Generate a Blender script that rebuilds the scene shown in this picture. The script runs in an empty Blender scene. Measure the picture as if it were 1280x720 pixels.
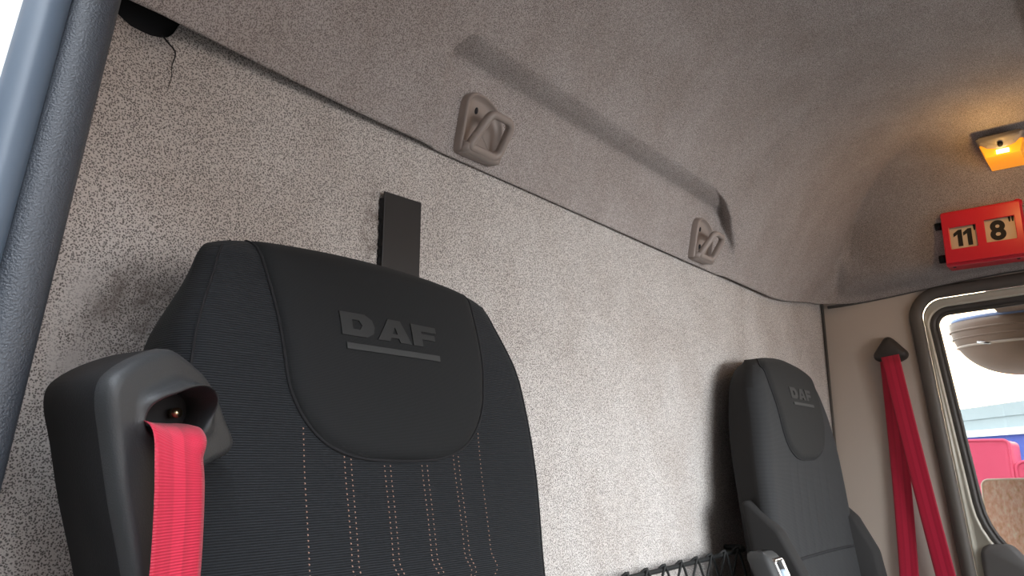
import bpy, bmesh, math, random
from mathutils import Vector, Matrix
random.seed(7)
S = bpy.context.scene
COL = S.collection

# ------------------------------------------------------------------ camera
cam = bpy.data.cameras.new('camera')
cam.sensor_width = 36.0
cam.lens = 27.0
cam.clip_start = 0.01
cam.clip_end = 500
co = bpy.data.objects.new('camera', cam)
COL.objects.link(co)
pitch, yaw = math.atan(220 / 960), math.radians(38.7)
fw = Vector((math.cos(yaw) * math.cos(pitch), math.sin(yaw) * math.cos(pitch), math.sin(pitch)))
co.location = (0, -0.70, 1.15)
co.rotation_euler = fw.to_track_quat('-Z', 'Y').to_euler()
S.camera = co

# ------------------------------------------------------------------ sky and light
world = bpy.data.worlds.new('sky')
S.world = world
world.use_nodes = True
wn = world.node_tree
bg = wn.nodes['Background']
sky = wn.nodes.new('ShaderNodeTexSky')
sky.sky_type = 'NISHITA'
sky.sun_disc = False
sky.sun_elevation = math.radians(5)
sky.sun_rotation = math.radians(84)
sky.air_density = 1.0
sky.dust_density = 3.0
haze = wn.nodes.new('ShaderNodeMix')          # thin bright cloud over the clear sky
haze.data_type = 'RGBA'
haze.inputs[0].default_value = .88
haze.inputs[7].default_value = (1.9, 2.0, 2.15, 1)
wn.links.new(sky.outputs[0], haze.inputs[6])
wn.links.new(haze.outputs[2], bg.inputs['Color'])
bg.inputs['Strength'].default_value = 0.55

S.view_settings.view_transform = 'Standard'
S.view_settings.look = 'None'
S.view_settings.gamma = 1.0
S.view_settings.use_curve_mapping = False
S.view_settings.exposure = 2.95
S.cycles.use_denoising = True
S.cycles.max_bounces = 10
S.cycles.diffuse_bounces = 6
S.cycles.transparent_max_bounces = 12


def portal(name, loc, d, sx, sy):
    l = bpy.data.lights.new(name, 'AREA')
    l.shape = 'RECTANGLE'
    l.size, l.size_y = sx, sy
    l.cycles.is_portal = True
    o = bpy.data.objects.new(name, l)
    o.location = loc
    o.rotation_euler = Vector(d).to_track_quat('-Z', 'Y').to_euler()
    COL.objects.link(o)


portal('windscreen_portal', (1.28, -1.78, 1.36), (0, 1, 0), 2.2, 0.9)
portal('door_opening_portal', (0.08, -0.78, 0.86), (1, 0, 0), 1.2, 1.6)
portal('side_window_portal', (2.47, -0.65, 1.22), (-1, 0, 0), 0.75, 0.75)


# added fill light at the windscreen, aimed to brighten the lower rear wall
dl = bpy.data.lights.new('windscreen_fill', 'AREA')
dl.shape = 'RECTANGLE'
dl.size, dl.size_y = 1.1, .45
dl.energy = .88
dl.color = (.93, .98, 1.0)
dl.spread = math.radians(62)
dlo = bpy.data.objects.new('windscreen_fill', dl)
dlo.location = (1.05, -1.90, 1.30)
dlo.rotation_euler = (Vector((1.36, 0, .90)) - dlo.location).to_track_quat('-Z', 'Y').to_euler()
COL.objects.link(dlo)


# ------------------------------------------------------------------ helpers
def tag(o, label=None, cat=None, group=None, kind=None):
    if label:
        o['label'] = label
    if cat:
        o['category'] = cat
    if group:
        o['group'] = group
    if kind:
        o['kind'] = kind
    return o


def empty(name, loc=(0, 0, 0), **k):
    o = bpy.data.objects.new(name, None)
    o.location = loc
    o.empty_display_size = 0.05
    COL.objects.link(o)
    return tag(o, **k)


def link(name, me, mat, parent=None, smooth=True, **k):
    if mat:
        me.materials.append(mat)
    if smooth:
        for p in me.polygons:
            p.use_smooth = True
    o = bpy.data.objects.new(name, me)
    COL.objects.link(o)
    if parent:
        o.parent = parent
        o.matrix_parent_inverse = Matrix.Translation(-Vector(parent.location)) if parent.type == 'EMPTY' else Matrix.Identity(4)
    return tag(o, **k)


def build(name, verts, faces, mat, parent=None, smooth=True, fix=True, uv=None, **k):
    me = bpy.data.meshes.new(name)
    me.from_pydata([tuple(v) for v in verts], [], faces)
    if fix:
        bm = bmesh.new()
        bm.from_mesh(me)
        bmesh.ops.recalc_face_normals(bm, faces=bm.faces)
        bm.to_mesh(me)
        bm.free()
    if uv:
        lay = me.uv_layers.new(name='UVMap')
        for lp in me.loops:
            lay.data[lp.index].uv = uv[lp.vertex_index]
    return link(name, me, mat, parent, smooth, **k)


def bevel(o, w, seg=2, angle=35):
    m = o.modifiers.new('bevel', 'BEVEL')
    m.width, m.segments = w, seg
    m.limit_method = 'ANGLE'
    m.angle_limit = math.radians(angle)
    try:
        m.harden_normals = False
    except Exception:
        pass
    return o


def subsurf(o, n=1):
    m = o.modifiers.new('subsurf', 'SUBSURF')
    m.levels = m.render_levels = n
    return o


def join(parts):
    V, F = [], []
    for v, f in parts:
        b = len(V)
        V += list(v)
        F += [[i + b for i in q] for q in f]
    return V, F


def box(x0, x1, y0, y1, z0, z1):
    v = [(x, y, z) for x in (x0, x1) for y in (y0, y1) for z in (z0, z1)]
    f = [(0, 1, 3, 2), (4, 6, 7, 5), (0, 4, 5, 1), (2, 3, 7, 6), (0, 2, 6, 4), (1, 5, 7, 3)]
    return v, f


def loft(rings, closed=True, cap0=False, cap1=False):
    n = len(rings[0])
    V = [p for r in rings for p in r]
    F = []
    for a in range(len(rings) - 1):
        for i in range(n if closed else n - 1):
            j = (i + 1) % n
            F.append((a * n + i, a * n + j, (a + 1) * n + j, (a + 1) * n + i))
    if cap0:
        F.append(tuple(range(n - 1, -1, -1)))
    if cap1:
        F.append(tuple(range((len(rings) - 1) * n, len(rings) * n)))
    return V, F


def tube(path, r, n=8, closed=False, r2=None, upv=None):
    P = [Vector(p) for p in path]
    m = len(P)
    rings = []
    ref = Vector(upv) if upv else None
    prev = None
    for i in range(m):
        a = P[(i - 1) % m] if (closed or i) else P[0]
        b = P[(i + 1) % m] if (closed or i < m - 1) else P[-1]
        t = (b - a).normalized()
        if ref:
            u = (ref - t * ref.dot(t)).normalized()
        else:
            if prev is None:
                q = Vector((0, 0, 1)) if abs(t.z) < .9 else Vector((1, 0, 0))
            else:
                q = prev
            u = (q - t * q.dot(t)).normalized()
            prev = u
        w = t.cross(u)
        rr = r[i] if isinstance(r, (list, tuple)) else r
        ru = rr
        rw = rr if r2 is None else r2
        rings.append([P[i] + u * ru * math.cos(k * 2 * math.pi / n) + w * rw * math.sin(k * 2 * math.pi / n) for k in range(n)])
    if closed:
        rings.append(rings[0])
        return loft(rings)
    return loft(rings, cap0=True, cap1=True)


def interp(x, pts):
    if x <= pts[0][0]:
        return pts[0][1]
    for (a, b), (c, d) in zip(pts, pts[1:]):
        if x <= c:
            return b + (d - b) * (x - a) / (c - a)
    return pts[-1][1]


def sinterp(x, pts):
    """monotone-ish cubic (finite-difference tangents)"""
    n = len(pts)
    if x <= pts[0][0]:
        return pts[0][1]
    if x >= pts[-1][0]:
        return pts[-1][1]
    for i in range(n - 1):
        if x <= pts[i + 1][0]:
            break
    sl = [(pts[k + 1][1] - pts[k][1]) / (pts[k + 1][0] - pts[k][0]) for k in range(n - 1)]

    def m(k):
        if k == 0:
            return sl[0]
        if k == n - 1:
            return sl[-1]
        if sl[k - 1] * sl[k] <= 0:
            return 0
        return 2 * sl[k - 1] * sl[k] / (sl[k - 1] + sl[k])
    h = pts[i + 1][0] - pts[i][0]
    t = (x - pts[i][0]) / h
    return ((2 * t ** 3 - 3 * t * t + 1) * pts[i][1] + (t ** 3 - 2 * t * t + t) * h * m(i)
            + (-2 * t ** 3 + 3 * t * t) * pts[i + 1][1] + (t ** 3 - t * t) * h * m(i + 1))


def sstep(a, b, x):
    t = max(0, min(1, (x - a) / (b - a)))
    return t * t * (3 - 2 * t)


def frange(a, b, s):
    n = max(1, round((b - a) / s))
    return [a + (b - a) * i / n for i in range(n)]


def round_loop(corners, n=8):
    """closed 2-D loop with filleted corners: [(u, v, r), ...]"""
    out = []
    m = len(corners)
    for i in range(m):
        p = Vector(corners[i][:2])
        a = Vector(corners[i - 1][:2]) - p
        b = Vector(corners[(i + 1) % m][:2]) - p
        r = corners[i][2]
        ang = a.angle(b)
        d = r / math.tan(ang / 2)
        t0, t1 = p + a.normalized() * d, p + b.normalized() * d
        c = p + (a.normalized() + b.normalized()).normalized() * (r / math.sin(ang / 2))
        a0 = math.atan2(t0.y - c.y, t0.x - c.x)
        a1 = math.atan2(t1.y - c.y, t1.x - c.x)
        da = (a1 - a0 + math.pi) % (2 * math.pi) - math.pi
        for k in range(n + 1):
            q = a0 + da * k / n
            out.append((c.x + r * math.cos(q), c.y + r * math.sin(q)))
    return out


def offset_loop(pts, d):
    """offset a closed 2-D loop outward (d>0) wherever its winding"""
    m = len(pts)
    area = sum(pts[i][0] * pts[(i + 1) % m][1] - pts[(i + 1) % m][0] * pts[i][1] for i in range(m))
    s = 1 if area > 0 else -1
    out = []
    for i in range(m):
        a = Vector(pts[i - 1])
        b = Vector(pts[(i + 1) % m])
        t = (b - a).normalized()
        out.append((pts[i][0] + t.y * d * s, pts[i][1] - t.x * d * s))
    return out


def resample(pts, n, closed=True):
    P = [Vector(p) for p in pts]
    if closed:
        P.append(P[0])
    L = [0]
    for a, b in zip(P, P[1:]):
        L.append(L[-1] + (b - a).length)
    out = []
    for k in range(n):
        t = L[-1] * k / (n if closed else n - 1)
        for i in range(len(P) - 1):
            if t <= L[i + 1] + 1e-9:
                f = (t - L[i]) / max(1e-9, L[i + 1] - L[i])
                out.append(P[i].lerp(P[i + 1], f))
                break
    return out


def catmull(pts, k=6, closed=False):
    P = [Vector(p) for p in pts]
    m = len(P)
    out = []
    rng = m if closed else m - 1
    for i in range(rng):
        p0 = P[(i - 1) % m] if (closed or i) else P[0]
        p1, p2 = P[i], P[(i + 1) % m]
        p3 = P[(i + 2) % m] if (closed or i + 2 < m) else P[-1]
        for s in range(k):
            t = s / k
            out.append(0.5 * ((2 * p1) + (p2 - p0) * t + (2 * p0 - 5 * p1 + 4 * p2 - p3) * t * t + (3 * p1 - p0 - 3 * p2 + p3) * t ** 3))
    if not closed:
        out.append(P[-1])
    return out


# ------------------------------------------------------------------ materials
def mat(name, col, rough=.6, metal=0, spec=.5):
    m = bpy.data.materials.new(name)
    m.use_nodes = True
    b = m.node_tree.nodes['Principled BSDF']
    b.inputs['Base Color'].default_value = (*col, 1)
    b.inputs['Roughness'].default_value = rough
    b.inputs['Metallic'].default_value = metal
    b.inputs['Specular IOR Level'].default_value = spec
    return m


def nd(m, t, **k):
    n = m.node_tree.nodes.new(t)
    for a, v in k.items():
        if a in n.inputs:
            n.inputs[a].default_value = v
        else:
            setattr(n, a, v)
    return n


def ln(m, a, b):
    m.node_tree.links.new(a, b)


def bsdf(m):
    return m.node_tree.nodes['Principled BSDF']


def ramp(m, src, stops):
    r = nd(m, 'ShaderNodeValToRGB')
    e = r.color_ramp.elements
    while len(e) < len(stops):
        e.new(0.5)
    for q, (p, c) in zip(e, stops):
        q.position = p
        q.color = (*c, 1) if len(c) == 3 else c
    ln(m, src, r.inputs[0])
    return r.outputs[0]


def mix(m, fac, a, b, mode='MIX'):
    x = nd(m, 'ShaderNodeMix', data_type='RGBA', blend_type=mode)
    for sock, v in ((x.inputs[0], fac), (x.inputs[6], a), (x.inputs[7], b)):
        if hasattr(v, 'links'):
            ln(m, v, sock)
        else:
            sock.default_value = v if isinstance(v, (int, float)) else (*v, 1)
    return x.outputs[2]


def coords(m, scale=(1, 1, 1), rot=(0, 0, 0), out='Object'):
    t = nd(m, 'ShaderNodeTexCoord')
    mp = nd(m, 'ShaderNodeMapping')
    mp.inputs['Scale'].default_value = scale
    mp.inputs['Rotation'].default_value = rot
    ln(m, t.outputs[out], mp.inputs[0])
    return mp.outputs[0]


def bump(m, h, strength=.3, dist=.001):
    b = nd(m, 'ShaderNodeBump')
    b.inputs['Strength'].default_value = strength
    b.inputs['Distance'].default_value = dist
    ln(m, h, b.inputs['Height'])
    ln(m, b.outputs[0], bsdf(m).inputs['Normal'])
    return b


def grain(m, scale=400, strength=.25, dist=.0006):
    n = nd(m, 'ShaderNodeTexNoise', Scale=scale, Detail=2.0)
    ln(m, coords(m), n.inputs['Vector'])
    bump(m, n.outputs[0], strength, dist)
    return m


def speckle(name, light, dark, scale, lo, hi, stains=True, flat=True):
    """needle-felt trim with dark printed flecks"""
    m = mat(name, light, .95, spec=.15)
    c = coords(m, (1, 0, 1) if flat else (1, 1, 1))
    n = nd(m, 'ShaderNodeTexNoise', Scale=scale * .55, Detail=1.0)
    ln(m, c, n.inputs['Vector'])
    wob = mix(m, .0022, c, n.outputs['Color'], 'ADD')
    v = nd(m, 'ShaderNodeTexVoronoi', Scale=scale)
    ln(m, wob, v.inputs['Vector'])
    f = ramp(m, v.outputs['Distance'], [(lo, (1, 1, 1)), (hi, (0, 0, 0))])
    col = mix(m, f, light, dark)
    if stains:
        s = nd(m, 'ShaderNodeTexNoise', Scale=9.0, Detail=5.0, Roughness=.6)
        ln(m, coords(m, (1, 1, .7)), s.inputs['Vector'])
        sf = ramp(m, s.outputs[0], [(.35, (.78, .74, .71)), (.6, (1, 1, 1))])
        col = mix(m, .55, col, sf, 'MULTIPLY')
    ln(m, col, bsdf(m).inputs['Base Color'])
    bump(m, v.outputs['Distance'], .25, .0008)
    return m



def patch(m, centre, radii, col, amount, nscale, stretch=(1, 1, 1)):
    """a worn, grimy or plainly darker spot with a ragged outline, fixed to the felt at a place (x, z)"""
    src = bsdf(m).inputs['Base Color'].links[0].from_socket
    t = nd(m, 'ShaderNodeTexCoord')
    mp = nd(m, 'ShaderNodeMapping', vector_type='TEXTURE')
    mp.inputs['Location'].default_value = (centre[0], 0, centre[1])
    mp.inputs['Scale'].default_value = (radii[0], 1, radii[1])
    ln(m, t.outputs['Object'], mp.inputs[0])
    g = nd(m, 'ShaderNodeTexGradient', gradient_type='SPHERICAL')
    ln(m, mp.outputs[0], g.inputs[0])
    n = nd(m, 'ShaderNodeTexNoise', Scale=nscale, Detail=4.0, Roughness=.65)
    ln(m, coords(m, stretch), n.inputs['Vector'])
    a = nd(m, 'ShaderNodeMath', operation='MULTIPLY')
    ln(m, ramp(m, g.outputs['Fac'], [(0, (0, 0, 0)), (.6, (1, 1, 1))]), a.inputs[0])
    ln(m, ramp(m, n.outputs[0], [(.40, (0, 0, 0)), (.62, (1, 1, 1))]), a.inputs[1])
    b = nd(m, 'ShaderNodeMath', operation='MULTIPLY')
    ln(m, a.outputs[0], b.inputs[0])
    b.inputs[1].default_value = amount
    ln(m, mix(m, b.outputs[0], src, col), bsdf(m).inputs['Base Color'])


M = {}
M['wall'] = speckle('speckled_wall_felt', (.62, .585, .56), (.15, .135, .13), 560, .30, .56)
patch(M['wall'], (.275, 1.258), (.030, .075), (.56, .53, .51), 1.0, 75, (1, 1, .3))
patch(M['wall'], (.322, 1.290), (.055, .055), (.20, .17, .155), .8, 40)  # darker brown ragged spot by the driver seat's left shoulder
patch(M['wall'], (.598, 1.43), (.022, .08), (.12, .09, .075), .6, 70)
M['roof'] = speckle('headliner_felt', (.46, .42, .405), (.155, .135, .13), 640, .25, .60, flat=False)
M['pillar'] = grain(mat('beige_pillar_plastic', (.50, .43, .37), .7), 300, .2)
M['hook'] = grain(mat('taupe_hook_plastic', (.30, .25, .225), .42), 600, .1)
M['hole'] = mat('dark_hole', (.012, .012, .014), .8)
M['black'] = grain(mat('black_plastic', (.010, .0105, .012), .6, spec=.3), 700, .25)
M['blacksatin'] = mat('black_satin', (.013, .013, .014), .45)
M['rubber'] = mat('textured_rubber', (.040, .047, .058), .42)
_v = nd(M['rubber'], 'ShaderNodeTexNoise', Scale=750.0, Detail=2.0)
ln(M['rubber'], coords(M['rubber']), _v.inputs['Vector'])
bump(M['rubber'], _v.outputs[0], .6, .0012)
M['seal'] = mat('rubber_seal', (.085, .078, .072), .45)  # black rubber lightened, with veiling haze put into its colour
M['housing'] = grain(mat('grained_housing_plastic', (.032, .034, .036), .5), 900, .35)
M['cream'] = mat('cream_painted_steel', (.72, .69, .58), .3)
M['white'] = mat('white_painted_steel', (.8, .82, .82), .3)
M['greypaint'] = mat('grey_blue_trim', (.085, .115, .155), .38)
M['trim'] = grain(mat('grey_door_trim', (.16, .155, .15), .6), 500, .2)
M['dash'] = mat('dark_dashboard', (.05, .05, .05), .7)
M['floormat'] = mat('floor_mat', (.06, .06, .06), .9)
M['chrome'] = mat('chrome', (.8, .8, .8), .15, 1)
M['lever'] = mat('pale_blue_lever', (.45, .55, .65), .4)
M['cord'] = mat('black_elastic_cord', (.008, .009, .009), .7)
M['redbox'] = mat('red_gloss_plastic', (.72, .020, .040), .32)
M['card'] = mat('cream_card', (.75, .62, .44), .7)
M['ink'] = mat('black_ink', (.012, .012, .012), .7)
M['brass'] = mat('brass_pin', (.75, .62, .38), .25, 1)


def fabric(name, col, rib=430., strength=.5):
    m = mat(name, col, .85, spec=.25)
    w = nd(m, 'ShaderNodeTexWave', Scale=rib, Distortion=.35, Detail=1.0)
    w.bands_direction = 'Z'
    w.inputs['Detail Scale'].default_value = 8.0
    ln(m, coords(m), w.inputs['Vector'])
    n = nd(m, 'ShaderNodeTexNoise', Scale=1400.0, Detail=1.0)
    ln(m, coords(m), n.inputs['Vector'])
    c = mix(m, w.outputs['Fac'], [v * .55 for v in col], [v * 1.5 for v in col])
    c = mix(m, n.outputs['Fac'], [0] * 3, c) if False else c
    ln(m, c, bsdf(m).inputs['Base Color'])
    bsdf(m).inputs['Sheen Weight'].default_value = .04
    bsdf(m).inputs['Sheen Roughness'].default_value = .45
    bump(m, w.outputs['Fac'], strength, .0007)
    return m


M['seat'] = fabric('ribbed_charcoal_fabric', (.0165, .0185, .0215), 165, .8)
M['panel'] = fabric('plain_charcoal_fabric', (.0135, .0145, .0155), 330, .15)
M['seat2'] = fabric('ribbed_grey_fabric', (.028, .0285, .030), 165, .2)
M['panel2'] = fabric('plain_grey_fabric', (.018, .018, .018), 330, .1)
M['side2'] = mat('dark_seat_side', (.012, .011, .011), .85)
M['logo'] = mat('embossed_logo', (.0155, .0168, .0178), .6)
M['bar'] = mat('embossed_bar', (.024, .0265, .0275), .6)
M['logo2'] = mat('embossed_logo_grey', (.026, .026, .0265), .6)
M['bar2'] = mat('embossed_bar_grey', (.036, .036, .036), .6)
M['thread'] = mat('tan_thread', (.36, .22, .17), .8)
M['seam'] = mat('dark_seam_thread', (.010, .010, .012), .9)  # dark thread and joint colour for the seams
M['belt'] = mat('red_webbing', (.60, .010, .052), .55)
_m = M['belt']
_uv = coords(_m, out='UV')
_w = nd(_m, 'ShaderNodeTexWave', Scale=1.0 * 190, Distortion=0.)
_w.bands_direction = 'Y'
ln(_m, _uv, _w.inputs['Vector'])
_sx = nd(_m, 'ShaderNodeSeparateXYZ')
ln(_m, _uv, _sx.inputs[0])
_st = ramp(_m, _sx.outputs[0], [(0, (.47, .007, .036)), (.2, (.60, .010, .052)), (.36, (.55, .009, .046)), (.4, (.67, .016, .064)), (.6, (.67, .016, .064)), (.63, (.50, .007, .040)), (.78, (.60, .010, .052)), (1, (.50, .007, .040))])
_st.node.color_ramp.interpolation = 'LINEAR'
ln(_m, mix(_m, .25, _st, mix(_m, _w.outputs['Fac'], (.6, .6, .6), (1, 1, 1)), 'MULTIPLY'), bsdf(_m).inputs['Base Color'])
bump(_m, _w.outputs['Fac'], .4, .0006)
bsdf(_m).inputs['Sheen Weight'].default_value = .15

# lit amber lens
M['capgrey'] = mat('light_grey_lamp_cap', (.24, .22, .205), .45)
M['amber'] = mat('lit_amber_lens', (.85, .33, .03), .25)
bsdf(M['amber']).inputs['Emission Color'].default_value = (1, .34, .02, 1)
bsdf(M['amber']).inputs['Emission Strength'].default_value = .075
M['bulb'] = mat('lit_bulb', (1, .8, .5), .3)
bsdf(M['bulb']).inputs['Emission Color'].default_value = (1, .78, .35, 1)
bsdf(M['bulb']).inputs['Emission Strength'].default_value = .9


def glass(name, tint=(1, 1, 1), rough=.0):
    m = bpy.data.materials.new(name)
    m.use_nodes = True
    t = m.node_tree
    t.nodes.remove(t.nodes['Principled BSDF'])
    tr = nd(m, 'ShaderNodeBsdfTransparent')
    tr.inputs[0].default_value = (*tint, 1)
    gl = nd(m, 'ShaderNodeBsdfGlossy', Roughness=rough)
    fr = nd(m, 'ShaderNodeFresnel', IOR=1.3)
    mx = nd(m, 'ShaderNodeMixShader')
    ln(m, fr.outputs[0], mx.inputs[0])
    ln(m, tr.outputs[0], mx.inputs[1])
    ln(m, gl.outputs[0], mx.inputs[2])
    ln(m, mx.outputs[0], t.nodes['Material Output'].inputs['Surface'])
    return m


M['glass'] = glass('window_glass', (.58, .59, .575))

# ------------------------------------------------------------------ setting: cab shell
build('floor', *box(.1, 2.45, -1.85, .02, -.06, 0), M['floormat'], smooth=False, kind='structure')

# rear wall: one felt panel, its top left corner bent away from the roof lining
XS = [.17, .21, .25, .262, .27, .28, .29, .30, .31, .32, .328, .334, .338, .345] + [.345 + (2.385 - .345) * i / 60 for i in range(1, 61)]


def wall_top(x):
    return sinterp(x, [(.17, 1.578), (.262, 1.576), (.277, 1.5695), (.290, 1.5635), (.308, 1.5625), (.320, 1.565), (.330, 1.5705), (.345, 1.60), (.40, 1.62), (.7, 1.63), (2.4, 1.66)])


V, F = [], []
ZN = 48
for x in XS:
    for k in range(ZN + 1):
        z = wall_top(x) * k / ZN
        y = .0012 * math.sin(7 * x + 3 * z) * math.sin(9 * z)
        t = sstep(.10, 0, abs(x - .31)) * sstep(1.50, 1.57, z)
        V.append((x, y + .006 * t, z))
for i in range(len(XS) - 1):
    for k in range(ZN):
        a = i * (ZN + 1) + k
        F.append((a, a + 1, a + ZN + 2, a + ZN + 1))
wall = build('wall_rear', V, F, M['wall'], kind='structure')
sm = wall.modifiers.new('thick', 'SOLIDIFY')
sm.thickness = .004
sm.offset = 1
build('cavity', *box(.15, .60, .02, .06, 1.40, 1.75), M['hole'], wall, smooth=False)
# crease below the bent corner of the felt
cr = catmull([(.318, -.0006, 1.5645), (.326, -.0006, 1.5585), (.3325, -.0006, 1.5535), (.3335, -.0006, 1.547), (.3315, -.0003, 1.536), (.3325, -.0002, 1.526), (.3305, .0006, 1.512)], 6)
build('crease', *tube(cr, [.0011 * (1 - .8 * i / len(cr)) for i in range(len(cr))], 6), M['seam'], wall)
# vertical seam in the rear corner
build('trim_1', *tube([(2.382, -.003, .0), (2.382, -.003, 1.64)], .0045, 8), M['seal'], kind='structure')


# ------------------------------------------------------------------ roof lining (height field: rear slope, side slope, hook recess)
def lip(x):
    return interp(x, [(.17, .030), (.30, .030), (.42, .021), (.56, .013), (.67, .012), (.70, .006), (1.60, .006), (1.63, .012), (2.4, .014)])


H_REAR = [(0, 1.567), (.002, 1.5675), (.005, 1.571), (.008, 1.580), (.02, 1.606), (.045, 1.655), (.08, 1.722), (.105, 1.768), (.15, 1.832), (.21, 1.888), (.30, 1.932), (.42, 1.955), (.6, 1.965), (1.5, 1.965)]
H_SIDE = [(0, 1.611), (.003, 1.6115), (.007, 1.616), (.012, 1.624), (.05, 1.648), (.075, 1.675), (.10, 1.765), (.125, 1.825), (.18, 1.885), (.26, 1.930), (.40, 1.955), (.6, 1.965), (1.5, 1.965)]
H_REC = [(0, 1.567), (.002, 1.5675), (.004, 1.572), (.010, 1.602), (.0195, 1.650), (.026, 1.682), (.030, 1.694), (.036, 1.700), (.055, 1.706), (.074, 1.714), (.08, 1.722), (.105, 1.768), (.15, 1.832), (.21, 1.888), (.30, 1.932), (.42, 1.955), (.6, 1.965), (1.5, 1.965)]


def smin(a, b, R):
    if a < R and b < R:
        return R - math.hypot(R - a, R - b)
    return min(a, b)


def roof_z(x, s, rec=True):
    """s = distance in front of the lining's rear lip"""
    b, c = 2.378 - x, x - .17
    d0 = smin(smin(s, b, .12), c, .03)
    d = max(0, d0)
    e = min(b, c)
    w = sstep(.42, .62, s / (s + max(e, 0) + 1e-6)) if s > 0 else 0
    zr = sinterp(d, H_REAR)
    if rec:
        xl = interp(d, [(0, .693), (.02, .683), (.045, .668), (.058, .668), (.070, .685), (.08, .72)])
        xr = interp(d, [(0, 1.645), (.02, 1.625), (.04, 1.592), (.055, 1.560), (.066, 1.520), (.074, 1.47), (.08, 1.40)])
        m = sstep(xl - .005, xl + .005, x) * sstep(xr + .032, xr - .030, x)
        zr = zr + m * (sinterp(d, H_REC) - zr)
    y = -s
    zs = sinterp(d, H_SIDE) + .040 * sstep(0, .55, -y) * max(0, 1 - d / .09)
    z = zr + w * (zs - zr)
    z += (1 - w) * .046 * sstep(1.90, 2.37, x) * max(0, 1 - d / .10)
    if d0 < 0 or s < 0:
        z += min(.06, max(-d0, -s) * (2.6 if x < .66 else 1.2))
    return z


def roof_point(x, s):
    return Vector((x, -lip(x) - s, roof_z(x, s)))


ss = [0] + [.0015 * i for i in range(1, 60)]
ss += frange(.09, .20, .005) + frange(.20, .40, .012) + frange(.40, .8, .03) + frange(.8, 1.7, .1) + [1.72]
xs = frange(.172, .30, .012) + frange(.30, .655, .012) + frange(.655, .72, .0025) + frange(.72, 1.46, .012) + frange(1.46, 1.67, .004) + frange(1.67, 2.05, .012) + frange(2.05, 2.378, .005) + [2.378, 2.384]
neg = [-1.0, -.75, -.5, -.25, -.1]
V, F = [], []
for x in xs:
    for q in neg:
        V.append((x, -lip(x) * (1 + q * .93), roof_z(x, q * lip(x))))
    for s in ss:
        V.append(roof_point(x, s))
n = len(ss) + len(neg)
for i in range(len(xs) - 1):
    for k in range(n - 1):
        a = i * n + k
        F.append((a, a + 1, a + n + 1, a + n))
ceil = build('ceiling', V, F, M['roof'], kind='structure', fix=False)
# outer roof skin, so that no daylight leaks in above the lining
build('roof_skin', *join([box(.10, 2.45, -1.85, .06, 1.985, 2.0), box(.10, 2.45, .062, .075, 0, 2.0)]), M['white'], ceil, smooth=False)
# roof hatch surround at the upper right
lp = round_loop([(.85, -.648, .05), (1.75, -.648, .05), (1.75, -1.25, .05), (.85, -1.25, .05)], 6)
l2 = offset_loop(lp, -.012)
l3 = offset_loop(lp, -.03)
rings = [[(x, y, 1.9665) for x, y in lp], [(x, y, 1.955) for x, y in offset_loop(lp, -.003)], [(x, y, 1.951) for x, y in l2], [(x, y, 1.958) for x, y in l3]]
build('roof_hatch', *loft(rings, cap1=True), M['roof'], ceil)

# ------------------------------------------------------------------ right wall, door aperture
XR = 2.385
LA = round_loop([(-.266, 1.602, .055), (-1.30, 1.645, .06), (-1.30, .35, .08), (-.362, .35, .08)], 10)
OUT = round_loop([(.0, 1.66, .001), (-1.85, 1.70, .001), (-1.85, 0, .001), (.0, 0, .001)], 10)
LS = offset_loop(LA, .030)
rings = [[(XR, y, z) for y, z in OUT], [(XR, y, z) for y, z in LS], [(XR + .012, y, z) for y, z in offset_loop(LA, .022)], [(XR + .05, y, z) for y, z in offset_loop(LA, .018)]]
build('wall_right', *loft(rings), M['pillar'], kind='structure')
door = empty('door_1', (XR, -.8, .35), kind='structure')
PA = [Vector((XR - .002, y, z)) for y, z in offset_loop(LA, .014)]
M['doorseal'] = mat('hazed_black_rubber', (.13, .115, .10), .5)  # black seal rubber painted paler to stand for hazy glare
build('door_seal', *tube(PA, .013, 10, closed=True, r2=.0175, upv=(1, 0, 0)), M['doorseal'], door)
LB = round_loop([(-.303, 1.556, .032), (-.98, 1.585, .06), (-.98, .872, .08), (-.374, .872, .20)], 10)
rings = []
for d, x in ((0, XR + .018), (-.004, XR + .004), (-.010, XR + .003)):
    rings.append([(x, y, z) for y, z in offset_loop(LA, d)])
for d, x in ((.030, XR + .006), (.026, XR + .002), (.022, XR + .003), (.019, XR + .016)):
    rings.append([(x, y, z) for y, z in offset_loop(LB, d)])
build('door_frame', *loft(rings), M['cream'], door)
P1 = [Vector((XR + .016, y, z)) for y, z in offset_loop(LB, .014)]
P2 = [Vector((XR + .020, y, z)) for y, z in offset_loop(LB, .003)]
build('window_seal', *join([tube(P1, .009, 8, closed=True), tube(P2, .006, 8, closed=True)]), M['seal'], door)
rings = [[(XR + .024, y, z) for y, z in LB]]
build('window_1', *loft(rings + [[(XR + .027, y, z) for y, z in LB]], cap0=True, cap1=True), M['glass'], smooth=False, kind='structure')
# grey trim panel below the glass
TP = round_loop([(-.340, .948, .028), (-.41, .951, .03), (-.455, .90, .05), (-.62, .83, .05), (-1.27, .82, .03), (-1.27, .38, .03), (-.352, .38, .02)], 6)
rings = [[(XR + .02, y, z) for y, z in TP], [(XR - .002, y, z) for y, z in TP], [(XR - .009, y, z) for y, z in offset_loop(TP, -.004)], [(XR - .012, y, z) for y, z in offset_loop(TP, -.010)]]
build('door_panel', *loft(rings, cap1=True), M['trim'], door)
# rubber joint under the roof lining's side edge
path = []
for i in range(40):
    y = -.02 - 1.4 * i / 39
    path.append((2.381, y, 1.6125 + .040 * sstep(0, .55, -y)))
build('trim_2', *tube(path, .005, 8), M['seal'], kind='structure')

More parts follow.
